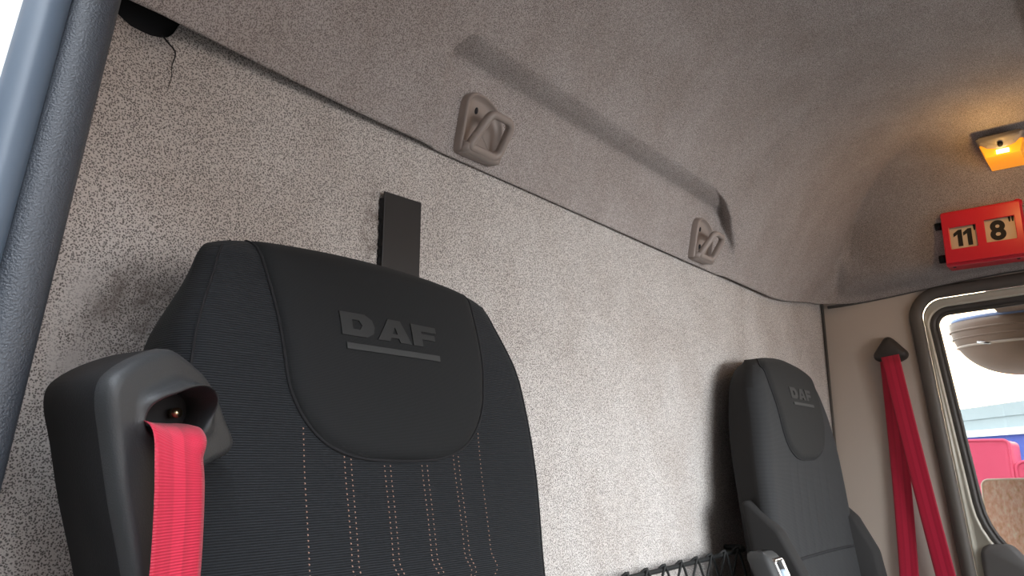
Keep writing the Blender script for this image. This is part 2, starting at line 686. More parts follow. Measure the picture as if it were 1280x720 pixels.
# ------------------------------------------------------------------ left side: open driver's door aperture
A = Vector((.1958, -.2, 1.4636))
ax = (Vector((.181, -.2, 1.45)) - Vector((.1471, -.215, 1.1418))).normalized()


def along(p, t0, t1):
    p = Vector(p)
    return [p + ax * (t0 + (t1 - t0) * i / 14) for i in range(15)]


base = Vector((.1795, -.2, 1.45))
LO, HI = -1.15, .17
build('trim_3', *tube(along(base, LO, HI), .0165, 16, r2=.0165), M['rubber'], kind='structure')
build('trim_4', *tube(along((.1685, -.205, 1.4435), LO, HI), .0035, 8), M['hole'], kind='structure')
build('trim_5', *tube(along((.153, -.205, 1.434), LO, HI), .0125, 12, r2=.0125), M['greypaint'], kind='structure')


def slab(c, u, wu, v, wv):
    c = Vector(c)
    r = []
    for p in along(c, LO, HI):
        r.append([p + u * a * wu + v * b * wv for a, b in ((-1, -1), (1, -1), (1, 1), (-1, 1))])
    return loft(r, cap0=True, cap1=True)


e1 = Vector((-.93, .36, .1)).normalized()
e2 = Vector((-.36, -.93, 0)).normalized()
pl = build('wall_left', *slab(Vector((.181, -.2, 1.45)) + e1 * .085 - e2 * .012, e1, .052, e2, .008), M['white'], smooth=False, kind='structure')
bevel(pl, .004, 2)
build('pillar_inner', *box(.150, .165, -.175, .0, 0, 1.66), M['pillar'], pl, smooth=False)
build('door_header', *join([box(.13, .165, -1.85, .0, 1.60, 1.99), box(.13, .165, -1.85, -1.35, 0, 1.99)]), M['pillar'], pl, smooth=False)
# front bulkhead, dashboard, windscreen surround
fr = build('wall_front', *join([box(.13, 2.42, -1.84, -1.80, 0, .90), box(.13, 2.42, -1.84, -1.45, 1.84, 1.99)]), M['dash'], smooth=False, kind='structure')
build('dashboard', *box(.2, 2.36, -1.80, -1.35, .35, .90), M['dash'], fr, smooth=False)


# ------------------------------------------------------------------ coat hooks
def coat_hook(xc, label):
    root = empty('coat_hook', (xc, -.03, 1.565), label=label, cat='coat hook', group='coat hooks in the roof lining recess')
    # local frame: plate lies on the recess face (leans forward with height)
    up = Vector((0, -.0185, .098)).normalized()
    no = Vector((0, -up.z, up.y)).normalized()
    o = Vector((xc + .002, -.0155, 1.573))

    def L(u, v, w):
        return o + Vector((u, 0, 0)) + up * v + no * w
    prof = [(-.047, .006), (-.047, .040), (-.0465, .078), (-.040, .094), (-.026, .1015), (-.006, .102), (.016, .096), (.034, .084), (.045, .066), (.047, .046), (.045, .016), (.040, .006), (.030, .001), (0, .0), (-.036, .0)]
    lp = [(p.x * .89 + .003, p.y * .90) for p in catmull([(a, b) for a, b in prof], 4, True)]
    c = (-.003, .05)

    def ring(d, w, sc=None):
        q = offset_loop(lp, d)
        return [L(a, b, w) for a, b in q]
    rings = [ring(.0, -.006), ring(.0, .007), ring(-.0012, .0095), ring(-.0032, .010), ring(-.0048, .0085), ring(-.0062, .005), ring(-.012, .0025)]
    for k, w in ((.45, .001), (.2, .0004), (.02, .0)):
        q = offset_loop(lp, -.012)
        rings.append([L(c[0] + (a - c[0]) * k, c[1] + (b - c[1]) * k, w) for a, b in q])
    build('base_plate', *loft(rings, cap1=True), M['hook'], root)
    # tilting loop: rounded-square ring that stands out from the foot of the plate
    t = math.radians(24)

    def R(u, v, w=0):
        return L(u, .004 + v * math.cos(t) - w * math.sin(t), .014 + v * math.sin(t) + w * math.cos(t))
    lpo = round_loop([(-.038, .0, .010), (.036, .0, .018), (.034, .066, .020), (-.022, .066, .018)], 8)
    rings = []
    for d, w in ((-.0105, -.005), (-.0115, .0), (-.0105, .005), (-.0075, .007), (-.0035, .0068), (-.0005, .004), (0, 0), (-.001, -.004), (-.005, -.0065), (-.0105, -.005)):
        rings.append([R(a, b, w) for a, b in offset_loop(lpo, d)])
    lo = build('hook_loop', *loft(rings), M['hook'], root)
    # foot joining the loop to the plate
    foot = [[R(u, -.001, .005), R(u, .010, .004), R(u, .010, -.006), L(u, .016, -.002), L(u, .0, -.002)] for u in (-.037, -.03, 0, .028, .034)]
    build('hook_foot', *loft(foot, cap0=True, cap1=True), M['hook'], root)
    # screw holes in the dish
    for (u, v, r) in ((-.004, .030, .0055), (-.012, .068, .004)):
        build('screw_hole', *loft([[L(u + r * .7 * math.cos(q), v + r * 1.25 * math.sin(q), w) for q in [k * math.pi / 6 for k in range(12)]] for w in (-.004, .0030)], cap0=True, cap1=True), M['hole'], root)
    return root


coat_hook(.765, 'taupe plastic coat hook above the black strip, nearer to the driver seat')
coat_hook(1.490, 'small taupe coat hook above the far seat, at the far end of the recess')

# ------------------------------------------------------------------ black strip behind the driver seat
st = empty('retaining_strip', (.630, -.012, 1.2), label='flat black strip standing upright on the rear wall above the driver seat', cat='strip')
V, F = box(.6090, .6735, -.0085, -.0063, 1.15, 1.4825)
b = build('strip_plate', V, F, M['blacksatin'], st, smooth=False)
for vtx in b.data.vertices:
    if vtx.co.x > .63 and vtx.co.z > 1.4:
        vtx.co.z += .002
bevel(b, .002, 2)
# frayed foam backing along the left edge
bmv, bmf = [], []
L0, R0 = [], []
zz = frange(1.15, 1.474, .003) + [1.474]
r1, r2, r3, r4 = [], [], [], []
for z in zz:
    j = random.uniform(-.0005, .0005)
    r1.append((.6094 + j, -.0063, z))
    r2.append((.6085 + 1.6 * j, -.0040, z))
    r3.append((.6080 + 2 * j, -.001, z))
    r4.append((.662, -.001, z))
r5 = [(.668, -.0063, z) for z in zz]
build('foam_backing', *loft([list(q) for q in zip(r1, r2, r3, r4, r5)], cap0=True, cap1=True), M['hole'], st, smooth=False)


# ------------------------------------------------------------------ seats
class Back:
    """backrest surface: width and front profile as functions of height"""

    def __init__(s, cx, hw, ye, cc, ztop, crown, yb, toproll=.028, sider=.022, taper=.012, edge=.03, taptop=.018, ctop=.03):
        s.taper, s.edge, s.taptop = taper, edge, taptop
        s.cx, s.hwp, s.yep, s.ccp, s.zt, s.crown, s.ybp, s.tr, s.sr, s.ctop = cx, hw, ye, cc, ztop, crown, yb, toproll, sider, ctop

    def hw(s, z):
        h = sinterp(z, s.hwp)
        z0 = s.zt - s.ctop
        if z > z0:
            t = min(1, (z - z0) / s.ctop)
            h -= s.ctop * 1.2 * (1 - math.sqrt(max(0, 1 - t * t)))
        return h

    def roll(s, z):
        t = max(0, min(1, (z - (s.zt - s.tr)) / s.tr))
        return s.tr * (1 - math.sqrt(max(0, 1 - t * t)))

    def front(s, x, z):
        q = (x - s.cx) / s.hw(z)
        a = min(1, abs(q))
        y = sinterp(z, s.yep) + sinterp(z, s.ccp) * (1 - a ** 2.5)
        r = s.sr / s.hw(z)
        if a > 1 - r:
            t = (a - 1 + r) / r
            y += s.sr * .9 * (1 - math.sqrt(max(0, 1 - t * t)))
        if z < 1.15:
            k = sstep(.75, .35, a) * sstep(1.16, 1.10, z)
            y -= .0016 * k * abs(math.sin((x - s.cx) / .0455 * math.pi))
        return min(y + s.roll(z), s.back(z) - .012)

    def back(s, z):
        return sinterp(z, s.ybp) - s.roll(z) * .6

    def P(s, x, z, out=0.0):
        zc = s.crown * sstep(s.zt - .10, s.zt, z) * (1 - ((x - s.cx) / s.hw(z)) ** 2)
        return Vector((x, s.front(x, z) - out, z + zc))

    def mesh(s, z0):
        zs = frange(z0, s.zt - .06, .012) + frange(s.zt - .06, s.zt - .008, .004) + [s.zt - .008, s.zt - .005, s.zt - .003, s.zt - .0015, s.zt - .0005, s.zt]
        ns = 48
        rings = []
        for z in zs:
            h = s.hw(z)
            fr_, bk = [], []
            for i in range(ns + 1):
                q = math.sin((i / ns - .5) * math.pi * .999) if True else 0
                q = .55 * q + .45 * (2 * i / ns - 1)
                x = s.cx + q * h
                p = s.P(x, z)
                fr_.append(p)
                yb = s.back(z) - s.edge * (abs(q) ** 6)
                xb = s.cx + q * (h - s.taper - s.taptop * sstep(s.zt - .10, s.zt - .01, z))
                bk.append(Vector((xb, max(yb, p.y + .004), p.z)))
            side_r = [fr_[-1].lerp(bk[-1], t) + Vector((.004 * math.sin(math.pi * t), 0, 0)) for t in (.2, .4, .6, .8)]
            side_l = [bk[0].lerp(fr_[0], t) - Vector((.004 * math.sin(math.pi * t), 0, 0)) for t in (.2, .4, .6, .8)]
            rings.append(fr_ + side_r + bk[::-1] + side_l)
        V, F = loft(rings, cap0=True)
        b = (len(rings) - 1) * len(rings[0])
        m = ns + 1
        for i in range(ns):
            F.append((b + i, b + i + 1, b + m + 4 + m - 2 - i, b + m + 4 + m - 1 - i))
        F.append((b + m - 1, b + m, b + m + 1, b + m + 2, b + m + 3, b + m + 4))
        k = b + m + 4 + m - 1
        F.append((k, k + 1, k + 2, k + 3, k + 4, b))
        return V, F


def head_panel(B, w, zb, zt, h, cshift=0):
    """proud inset pad: half width w(z), rows from zb to zt"""
    rows = [zb + (zt - zb) * (i / 46) ** 1.7 for i in range(47)]
    def wid(z):
        return min(sinterp(z, w), B.hw(z) - .012)
    outl = [Vector((B.cx + wid(z), z)) for z in rows]
    outr = [Vector((B.cx - wid(z), z)) for z in rows]
    bord = outl + outr
    V, F = [], []
    N = 44
    for z in rows:
        ww = wid(z)
        for i in range(N + 1):
            q = math.sin((i / N - .5) * math.pi)
            x = B.cx + ww * (.5 * q + .5 * (2 * i / N - 1))
            pv = Vector((x, z))
            d = min((pv - e).length for e in bord[::1])
            d = min(d, max(0, z - zb) * 1.0 + .0)
            o = -.004 + (h + .004) * math.sqrt(max(0, 1 - (1 - min(1, d / .014)) ** 2))
            o = -.004 if (i in (0, N) or z == zb) else o
            V.append(B.P(x, z, o))
    for r in range(len(rows) - 1):
        for i in range(N):
            a = r * (N + 1) + i
            F.append((a, a + 1, a + N + 2, a + N + 1))
    outline = outr[::-1] + outl
    return V, F, outline


def emblem(B, cx, zc, wd, sl, out, m1, m2, parent):
    """three wide block letters over a bar, embossed; z falls by sl per metre to the right (0 here)"""
    H = wd * .165
    G = {
        'D': [[(0, 0), (0, 1), (1.35, 1), (1.75, .8), (1.85, .5), (1.75, .2), (1.35, 0)], [(.62, .3), (1.0, .3), (1.15, .5), (1.0, .7), (.62, .7)]],
        'A': [[(0, 0), (.75, 1), (1.5, 1), (2.05, 0), (1.35, 0), (1.27, .18), (.80, .18), (.70, 0)], [(.92, .36), (1.22, .36), (1.12, .68)]],
        'F': [[(0, 0), (0, 1), (1.65, 1), (1.65, .72), (.62, .72), (.62, .60), (1.5, .60), (1.5, .34), (.62, .34), (.62, 0)], None],
    }
    tot = 1.85 + .12 + 2.05 + .12 + 1.65
    k = wd / tot
    pen = 0
    up = .0
    for ch, adv in (('D', 1.97), ('A', 2.17), ('F', 1.65)):
        bm = bmesh.new()
        oc, hole = G[ch]
        edges = []
        for lp in (oc, hole):
            if not lp:
                continue
            vs = [bm.verts.new((cx - wd / 2 + (pen + u) * k, 0, zc + v * H)) for u, v in lp]
            edges += [bm.edges.new((vs[i], vs[(i + 1) % len(vs)])) for i in range(len(vs))]
        bmesh.ops.triangle_fill(bm, edges=edges, use_beauty=True)
        bmesh.ops.subdivide_edges(bm, edges=bm.edges[:], cuts=1)
        r = bmesh.ops.extrude_face_region(bm, geom=bm.faces[:])
        for v in r['geom']:
            if isinstance(v, bmesh.types.BMVert):
                v.co.y = 1
        for v in bm.verts:
            o = out + (.0012 if v.co.y < .5 else -.002)
            v.co = B.P(v.co.x, v.co.z, o)
        bmesh.ops.recalc_face_normals(bm, faces=bm.faces)
        me = bpy.data.meshes.new('emblem_letter')
        bm.to_mesh(me)
        bm.free()
        link('emblem_letter', me, m1, parent, False)
        pen += adv
    z1, z0 = zc - H * .33, zc - H * .60
    xsb = [cx - wd / 2 + .004 + (wd - .004) * i / 12 for i in range(13)]
    rings = [[B.P(x, z1, out + .0014), B.P(x, z0, out + .0014), B.P(x, z0, out - .002), B.P(x, z1, out - .002)] for x in xsb]
    build('emblem_bar', *loft(rings, cap0=True, cap1=True), m2, parent, smooth=False)


def stitch_row(B, pts, parent, m, dash=.0016, gap=.0042, w=.00055):
    """dashes following a polyline given as (x, z)"""
    P = catmull([Vector(p) for p in pts], 8)
    L = sum((b - a).length for a, b in zip(P, P[1:]))
    n = int(L / gap)
    Q = resample(P, n, False)
    parts = []
    for i, q in enumerate(Q):
        t = (Q[min(i + 1, n - 1)] - Q[max(i - 1, 0)]).normalized()
        a, b = q - t * dash / 2, q + t * dash / 2
        ring = []
        for (u, o) in ((a, -.0004), (a.lerp(b, .25), .0007), (a.lerp(b, .75), .0007), (b, -.0004)):
            nx = Vector((-t.y, t.x)) * w
            ring.append([B.P(u.x + nx.x, u.y + nx.y, o), B.P(u.x - nx.x, u.y - nx.y, o)])
        V = [p for r in ring for p in r]
        parts.append((V, [(0, 1, 3, 2), (2, 3, 5, 4), (4, 5, 7, 6)]))
    build('stitching', *join(parts), m, parent, kind='stuff')


# ---- driver seat
D = Back(.493,
         [(.55, .215), (.75, .215), (1.03, .214), (1.13, .217), (1.24, .206), (1.325, .176), (1.35, .170)],
         [(.55, -.27), (.75, -.235), (1.03, -.188), (1.13, -.176), (1.24, -.160), (1.325, -.132), (1.35, -.124)],
         [(.55, -.012), (1.03, -.010), (1.14, -.005), (1.2, -.006), (1.28, -.010), (1.35, -.006)],
         1.339, .008, [(.55, -.10), (1.0, -.065), (1.35, -.032)], toproll=.022, ctop=.022)
ds = empty('driver_seat', (.493, -.25, 0), label='large dark charcoal fabric seat with tan stitching, nearest the camera', cat='seat')
build('backrest', *D.mesh(.52), M['seat'], ds)
wD = [(1.1525, .012), (1.1535, .036), (1.1555, .052), (1.160, .070), (1.168, .087), (1.180, .101), (1.195, .112), (1.214, .120), (1.24, .124), (1.266, .127), (1.30, .131), (1.34, .136)]
hv, hf, ho = head_panel(D, wD, 1.1525, 1.3375, .0055)
hp = build('head_panel', hv, hf, M['panel'], ds)
build('seam', *tube([D.P(p.x, p.y, .0006) for p in resample(ho, 120, False)], .0014, 6), M['seam'], ds)
emblem(D, .4845, 1.2600, .120, 0, .0055, M['logo'], M['bar'], hp)
for xs_, z0 in ((.386, 1.178), (.4265, 1.160), (.4335, 1.158), (.4705, 1.1525), (.4775, 1.1525), (.5165, 1.1525), (.5235, 1.1525), (.5605, 1.158), (.5675, 1.161), (.600, 1.180)):
    k = (xs_ - .493)
    zig = [(xs_, z0), (xs_ + .001, 1.12), (xs_ + .0015, 1.085), (xs_ + .002, 1.066)]
    zig += [(xs_ + .003 + (.006 if i % 2 == 0 else -.004) * (1 if xs_ != .386 else .8), 1.052 - i * .012) for i in range(14)]
    stitch_row(D, zig, ds, M['thread'])
# edge seams of the front panel
for sg in (-1, 1):
    pth = []
    for i in range(60):
        z = 1.337 - i * .012
        if z < .56:
            break
        pth.append(D.P(D.cx + sg * (D.hw(z) - .009), z, .0004))
    build('edge_seam', *tube(pth, .0011, 6), M['seam'], ds)
cu = build('cushion', *box(.25, .736, -.72, -.12, .42, .57), M['seat'], ds)
bevel(cu, .04, 4)
bevel(build('seat_base', *box(.30, .69, -.66, -.12, 0, .44), M['black'], ds, smooth=False), .02, 2)

# ---- belt outlet housing on the driver seat's left shoulder
hub = Vector((.252, 1.183))        # centre of the outlet (x, z)


def fy(x, z):
    """front face: closest to the camera along its left edge"""
    return -.249 + (x - .205) * .42 - max(0, 1.165 - z) * .10


front = [(.196, 1.1935), (.2005, 1.2015), (.214, 1.2115), (.2335, 1.2205), (.2445, 1.2215), (.2595, 1.216), (.2755, 1.2075), (.2885, 1.1945), (.2985, 1.1800), (.3085, 1.1665), (.3095, 1.1610), (.303, 1.1555), (.288, 1.1500), (.271, 1.1430), (.262, 1.128), (.258, 1.10), (.252, 1.06), (.2445, 1.02), (.236, 1.015), (.2325, 1.05), (.2235, 1.088), (.211, 1.128), (.202, 1.163), (.1965, 1.182)]
fl = [Vector((p.x, p.y)) for p in catmull(front, 3, True)]
NH = len(fl)


def inset(t):
    return [p + (hub - p) * t for p in fl]


hole = [(.2235, 1.1730), (.2265, 1.1835), (.233, 1.1885), (.243, 1.1925), (.254, 1.1970), (.264, 1.1990), (.272, 1.1975), (.2785, 1.1915), (.2795, 1.183), (.2755, 1.1745), (.269, 1.1690), (.256, 1.1655), (.243, 1.1650), (.230, 1.1665)]
hl = catmull(hole, 12, True)


def radial(lp, ang):
    """point of a star-shaped loop seen from hub at an angle"""
    best = None
    d = Vector((math.cos(ang), math.sin(ang)))
    for i in range(len(lp)):
        a, b = lp[i] - hub, lp[(i + 1) % len(lp)] - hub
        den = d.x * (b.y - a.y) - d.y * (b.x - a.x)
        if abs(den) < 1e-12:
            continue
        t = (a.x * (b.y - a.y) - a.y * (b.x - a.x)) / den
        u = (a.x * d.y - a.y * d.x) / den
        if t > 0 and -1e-6 <= u <= 1 + 1e-6:
            best = t if best is None else max(best, t)
    return hub + d * (best or .01)


angs = [math.atan2(p.y - hub.y, p.x - hub.x) for p in fl]
HO = [radial(hl, a) for a in angs]
rings = []
back_l = [Vector((hub.x + (p.x - hub.x) * 1.03 - .004, p.y)) for p in fl]
rings.append([Vector((p.x + .012, -.166, p.y)) for p in back_l])
rings.append([Vector((p.x + .001, -.178, p.y)) for p in back_l])
rings.append([Vector((p.x, fy(p.x, p.y) + .016, p.y)) for p in fl])
rings.append([Vector((p.x, fy(p.x, p.y) + .006, p.y)) for p in inset(.03)])
rings.append([Vector((p.x, fy(p.x, p.y) + .001, p.y)) for p in inset(.09)])
rings.append([Vector((p.x, fy(p.x, p.y), p.y)) for p in inset(.17)])


def bet(t):
    return [a.lerp(b, t) for a, b in zip(inset(.17), HO)]


for t, o in ((.45, 0.), (.64, -.0008), (.75, -.0045), (.86, -.0090), (.95, -.0098), (1.0, -.0070), (1.03, .0), (1.06, .012), (1.08, .05)):
    q = [a.lerp(b, min(t, 1)) for a, b in zip(inset(.17), HO)]
    if t > 1:
        q = [hub + (p - hub) * (1 - (t - 1) * 1.2) for p in q]
    r = []
    for p in q:
        hood = sstep(-.005, .012, p.y - hub.y)          # the hood over the outlet stands proud, the sill does not
        oo = o * (.25 + .95 * hood) if o < 0 else o
        r.append(Vector((p.x, fy(p.x, p.y) + oo, p.y)))
    rings.append(r)
hs = build('belt_housing', *loft(rings, cap0=True), M['housing'], ds)
hs.data.materials.append(M['black'])  # side faces get the darker material to paint in their shade
for i, p in enumerate(hs.data.polygons):
    if i < 2 * NH or i == len(hs.data.polygons) - 1:
        p.material_index = 1
build('outlet_cavity', *loft([[Vector((p.x, -.19, p.y)) for p in [hub + (q - hub) * .97 for q in HO]], [Vector((p.x, -.185, p.y)) for p in [hub + (q - hub) * .97 for q in HO]]], cap0=True, cap1=True), M['hole'], hs, smooth=False)
build('guide_screw', *tube([(.2665, -.192, 1.1835), (.2665, -.199, 1.1835)], .0035, 10), M['brass'], hs)
build('guide_bar', *tube([(.240, -.200, 1.1815), (.243, -.200, 1.173)], .0010, 8), M['chrome'], hs)


# ---- belts
def ribbon(path, wdir, width, name, parent, th=.0013, curve=0., **k):
    """path: centre points; wdir: list of width directions; a woven strap with rounded edges"""
    P = [Vector(p) for p in path]
    m = len(P)
    na = 10
    rings = []
    uvs = []
    l = 0
    for i in range(m):
        t = (P[min(i + 1, m - 1)] - P[max(i - 1, 0)]).normalized()
        w = Vector(wdir[i] if isinstance(wdir, list) else wdir).normalized()
        w = (w - t * w.dot(t)).normalized()
        nrm = t.cross(w)
        wd = width[i] if isinstance(width, list) else width
        if i:
            l += (P[i] - P[i - 1]).length
        ring = []
        for sgn in (1, -1):
            for j in range(na + 1):
                q = (j / na * 2 - 1) * sgn
                ring.append(P[i] + w * q * wd / 2 + nrm * (sgn * th / 2 * (1 if abs(q) < .97 else .3) + curve * (q * q)))
                uvs.append(((q + 1) / 2, l))
        rings.append(ring)
    V, F = loft(rings, cap0=True, cap1=True)
    return build(name, V, F, M['belt'], parent, uv=uvs, **k)


wdir = Vector((.90, .40, 0))
cpath = catmull([(.251, -.196, 1.176), (.2485, -.214, 1.1745), (.2435, -.236, 1.1715), (.2395, -.2515, 1.1650), (.2378, -.259, 1.152), (.2380, -.263, 1.130), (.2385, -.265, 1.09), (.2375, -.265, 1.04), (.235, -.262, .95), (.232, -.258, .80), (.229, -.25, .66)], 7)
wl = [.040 + .0035 * sstep(1.168, 1.14, p.z) for p in cpath]
ribbon(cpath, wdir, wl, 'seat_belt', None, curve=.0012, label='bright red seat belt webbing coming out of the driver seat housing', cat='seat belt')

# ---- passenger belt on the right wall
an = empty('belt_anchor', (2.375, -.178, 1.44), label='dark triangular belt anchor cover on the right wall pillar', cat='belt anchor')
tri = round_loop([(-.124, 1.438, .016), (-.178, 1.514, .016), (-.236, 1.448, .016), (-.205, 1.432, .02)], 6)
rings = [[(2.386, y, z) for y, z in tri], [(2.368, y, z) for y, z in tri], [(2.359, y, z) for y, z in offset_loop(tri, -.004)], [(2.354, y, z) for y, z in offset_loop(tri, -.009)]]
build('anchor_cover', *loft(rings, cap1=True), mat('dark_taupe_plastic', (.045, .038, .034), .55), an)
pb = empty('seat_belt', (2.36, -.2, .6), label='red seat belt with two strands hanging from the anchor on the right wall', cat='seat belt')


def line(a, b, n=16, bow=.0):
    a, b = Vector(a), Vector(b)
    return [a.lerp(b, i / n) + Vector((0, bow * math.sin(math.pi * i / n), 0)) for i in range(n + 1)]


ribbon(line((2.372, -.176, 1.450), (2.366, -.158, .60), 18, -.006), (0, -1, 0), .048, 'rear_strand', pb)
ribbon(line((2.352, -.184, 1.448), (2.345, -.300, .60), 18, .004), (0, -1, -.1), .048, 'front_strand', pb)

# ---- passenger seat
C2 = 1.732
Q = Back(C2,
         [(.5, .256), (.9, .255), (1.023, .253), (1.129, .247), (1.245, .2225), (1.34, .192), (1.382, .177)],
         [(.5, -.20), (.9, -.167), (1.023, -.151), (1.129, -.141), (1.245, -.127), (1.34, -.107), (1.382, -.0965)],
         [(.5, .02), (1.0, .016), (1.12, .010), (1.18, .002), (1.28, -.006), (1.37, -.004)],
         1.3735, .0105, [(.5, -.15), (.98, -.066), (1.09, -.052), (1.25, -.031), (1.39, -.025)], taper=.032, edge=.010, taptop=.004, toproll=.034, ctop=.075, sider=.030)
ps = empty('passenger_seat', (C2, -.25, 0), label='smaller looking grey fabric seat in the far corner beside the right wall', cat='seat')
pbk = build('backrest', *Q.mesh(.52), M['seat2'], ps)
pbk.data.materials.append(M['side2'])
for p in pbk.data.polygons:
    if p.normal.y > -.25:
        p.material_index = 1
wQ = [(1.1584, .015), (1.1595, .042), (1.162, .061), (1.168, .081), (1.1775, .101), (1.192, .118), (1.211, .131), (1.2345, .139), (1.2765, .1455), (1.319, .151), (1.3715, .154)]
hv, hf, ho = head_panel(Q, wQ, 1.1584, 1.370, .006)
hp2 = build('head_panel', hv, hf, M['panel2'], ps)
build('seam', *tube([Q.P(p.x, p.y, .0006) for p in resample(ho, 120, False)], .0016, 6), M['seam'], ps)
emblem(Q, 1.7386, 1.288, .134, 0, .006, M['logo2'], M['bar2'], hp2)
for xs_ in (-.111, -.066, -.021, .023, .067, .111):
    stitch_row(Q, [(C2 + xs_, 1.178 if abs(xs_) > .1 else 1.157), (C2 + xs_ * 1.05, 1.076), (C2 + xs_ * 1.1, .981)], ps, M['seam'], .003, .005, .0007)
fold = [Q.P(C2 - .21 + .42 * i / 20, .967, .0008) for i in range(21)]
build('fold_seam', *tube(fold, .003, 6), M['seam'], ps)
for sg in (-1, 1):
    prof = [(-.086, 1.093, .008), (-.109, 1.074, .03), (-.157, 1.029, .03), (-.196, .955, .05), (-.225, .781, .04), (-.241, .54, .02), (-.165, .54, .02)]
    lpp = round_loop(prof, 5)
    x0 = C2 + sg * .271
    x1 = C2 + sg * .216
    rings = []
    for d, t in ((-.007, 0), (-.002, .04), (0, .12), (0, .6), (-.004, .85), (-.007, 1)):
        rings.append([(x0 + (x1 - x0) * t, y, z) for y, z in offset_loop(lpp, d)])
    build('side_bolster', *loft(rings, cap0=True, cap1=True), M['side2'], ps)
cu = build('cushion', *box(C2 - .24, C2 + .24, -.74, -.12, .42, .57), M['seat2'], ps)
bevel(cu, .04, 4)
bevel(build('seat_base', *box(C2 - .19, C2 + .19, -.66, -.12, 0, .44), M['black'], ps, smooth=False), .02, 2)
# folded-up armrest on its left flank, chrome frame round a release lever


def AR(u, v, w):
    """u across, v down from the top, w towards the camera from the back face; leans forward going down"""
    return Vector((1.374 + 1.055 * u, -.124 - 1.055 * w - .42 * v, .995 - 1.055 * v))


sec = round_loop([(0, 0, .010), (.058, 0, .010), (.058, .041, .010), (0, .041, .010)], 4)
rings = []
for v, d in ((-.004, -.014), (-.003, -.008), (.001, -.003), (.008, 0), (.10, 0), (.25, 0), (.40, 0)):
    rings.append([AR(u, v, w) for u, w in offset_loop(sec, d)])
ar = build('armrest', *loft(rings, cap0=True, cap1=True), mat('dark_grey_armrest', (.045, .046, .047), .6), ps)
fz = round_loop([(.012, .006, .006), (.052, .006, .006), (.052, .16, .006), (.012, .16, .006)], 5)
rings = [[AR(u, v, w) for u, v in offset_loop(fz, d)] for d, w in ((0, .0405), (0, .0445), (-.002, .0455), (-.005, .0450), (-.0065, .0412))]
build('armrest_bezel', *loft(rings), M['chrome'], ar)
build('bezel_recess', *loft([[AR(u, v, w) for u, v in offset_loop(fz, -.005)] for w in (.0405, .0420)], cap0=True, cap1=True), M['hole'], ar)
fv = round_loop([(.023, .024, .005), (.042, .024, .005), (.042, .15, .005), (.023, .15, .005)], 4)
build('release_lever', *loft([[AR(u, v, w) for u, v in offset_loop(fv, d)] for d, w in ((0, .0421), (0, .046), (-.002, .0475))], cap1=True), M['lever'], ar)

# ------------------------------------------------------------------ cargo net behind the seats
cn = empty('cargo_net', (1.1, -.09, .70), label='black elastic cargo net stretched along the rear wall between the seats', cat='cargo net')


def rail(x):
    return Vector((x, -.050, .981 - .012 * math.sin(math.pi * (x - .66) / .80) * .3))


xr = [.79 + (1.555 - .79) * i / 40 for i in range(41)]
build('top_cord', *tube([rail(x) for x in xr], .0042, 8), M['cord'], cn)
step = .0605
nx = 11
for i in range(nx + 1):
    x = .85 + i * step
    for sg in (-1, 1):
        p0 = rail(x)
        pts = [p0 + Vector((-.012 * sg, .006, -.004)), p0 + Vector((-.006 * sg, 0, .0052)), p0 + Vector((.003 * sg, -.005, .003))]
        q = p0
        for k in range(1, 5):
            q = Vector((x + sg * step * .62 * k, -.050 - .004 * (k % 2), p0.z - .052 * k))
            if q.x > 1.56 or q.x < .79:
                break
            pts.append(q)
        if len(pts) > 3:
            build('strand', *tube(catmull(pts, 4), .0022, 6), M['cord'], cn)
build('bottom_cord', *tube([(x, -.050, .77) for x in xr], .0042, 8), M['cord'], cn)
build('net_hook', *tube(catmull([(1.545, -.050, .982), (1.560, -.045, .985), (1.568, -.03, .985), (1.568, -.004, .984)], 5), .005, 8), M['cord'], cn)
build('net_hook', *tube(catmull([(.795, -.050, .981), (.785, -.03, .984), (.785, -.004, .984)], 5), .005, 8), M['cord'], cn)


# ------------------------------------------------------------------ height indicator box
hb = empty('height_indicator', (2.268, -.458, 1.664), label="bright red box showing 11' and 8'' below the ceiling lamp", cat='height indicator')
Y0, Y1, Z0, Z1, XF = -.369, -.548, 1.664, 1.800, 2.250


def BX(u, v, w):
    """u 0..1 to the right seen from inside, v 0..1 up, w outward from the face"""
    return Vector((XF - w, Y0 + (Y1 - Y0) * u, Z0 + (Z1 - Z0) * v))


WIN = [(.09, .43, .27, .70), (.54, .91, .30, .74)]
V, F = [], []
us = sorted({0, 1} | {a for w in WIN for a in w[:2]})
vs = [0, .27, .30, .70, .74, 1]
idx = {}
for u in us:
    for v in vs:
        idx[u, v] = len(V)
        V.append(BX(u, v, 0))
for i in range(len(us) - 1):
    for j in range(len(vs) - 1):
        um, vm = (us[i] + us[i + 1]) / 2, (vs[j] + vs[j + 1]) / 2
        if any(a < um < b and c < vm < d for a, b, c, d in WIN):
            continue
        F.append((idx[us[i], vs[j]], idx[us[i + 1], vs[j]], idx[us[i + 1], vs[j + 1]], idx[us[i], vs[j + 1]]))
case = build('case', V, F, M['redbox'], hb, smooth=False)
s2 = case.modifiers.new('thick', 'SOLIDIFY')
s2.thickness = .006
s2.offset = -1
bevel(case, .0015, 2)
bevel(build('case_body', *box(XF + .0062, 2.318, Y1 - .003, Y0 + .003, Z0 - .006, Z1 + .008), M['redbox'], hb, smooth=False), .006, 3)
bevel(build('case_flange', *box(XF - .001, XF + .010, Y1 + .004, Y0 - .004, Z1 - .004, Z1 + .004), M['redbox'], hb, smooth=False), .002, 2)


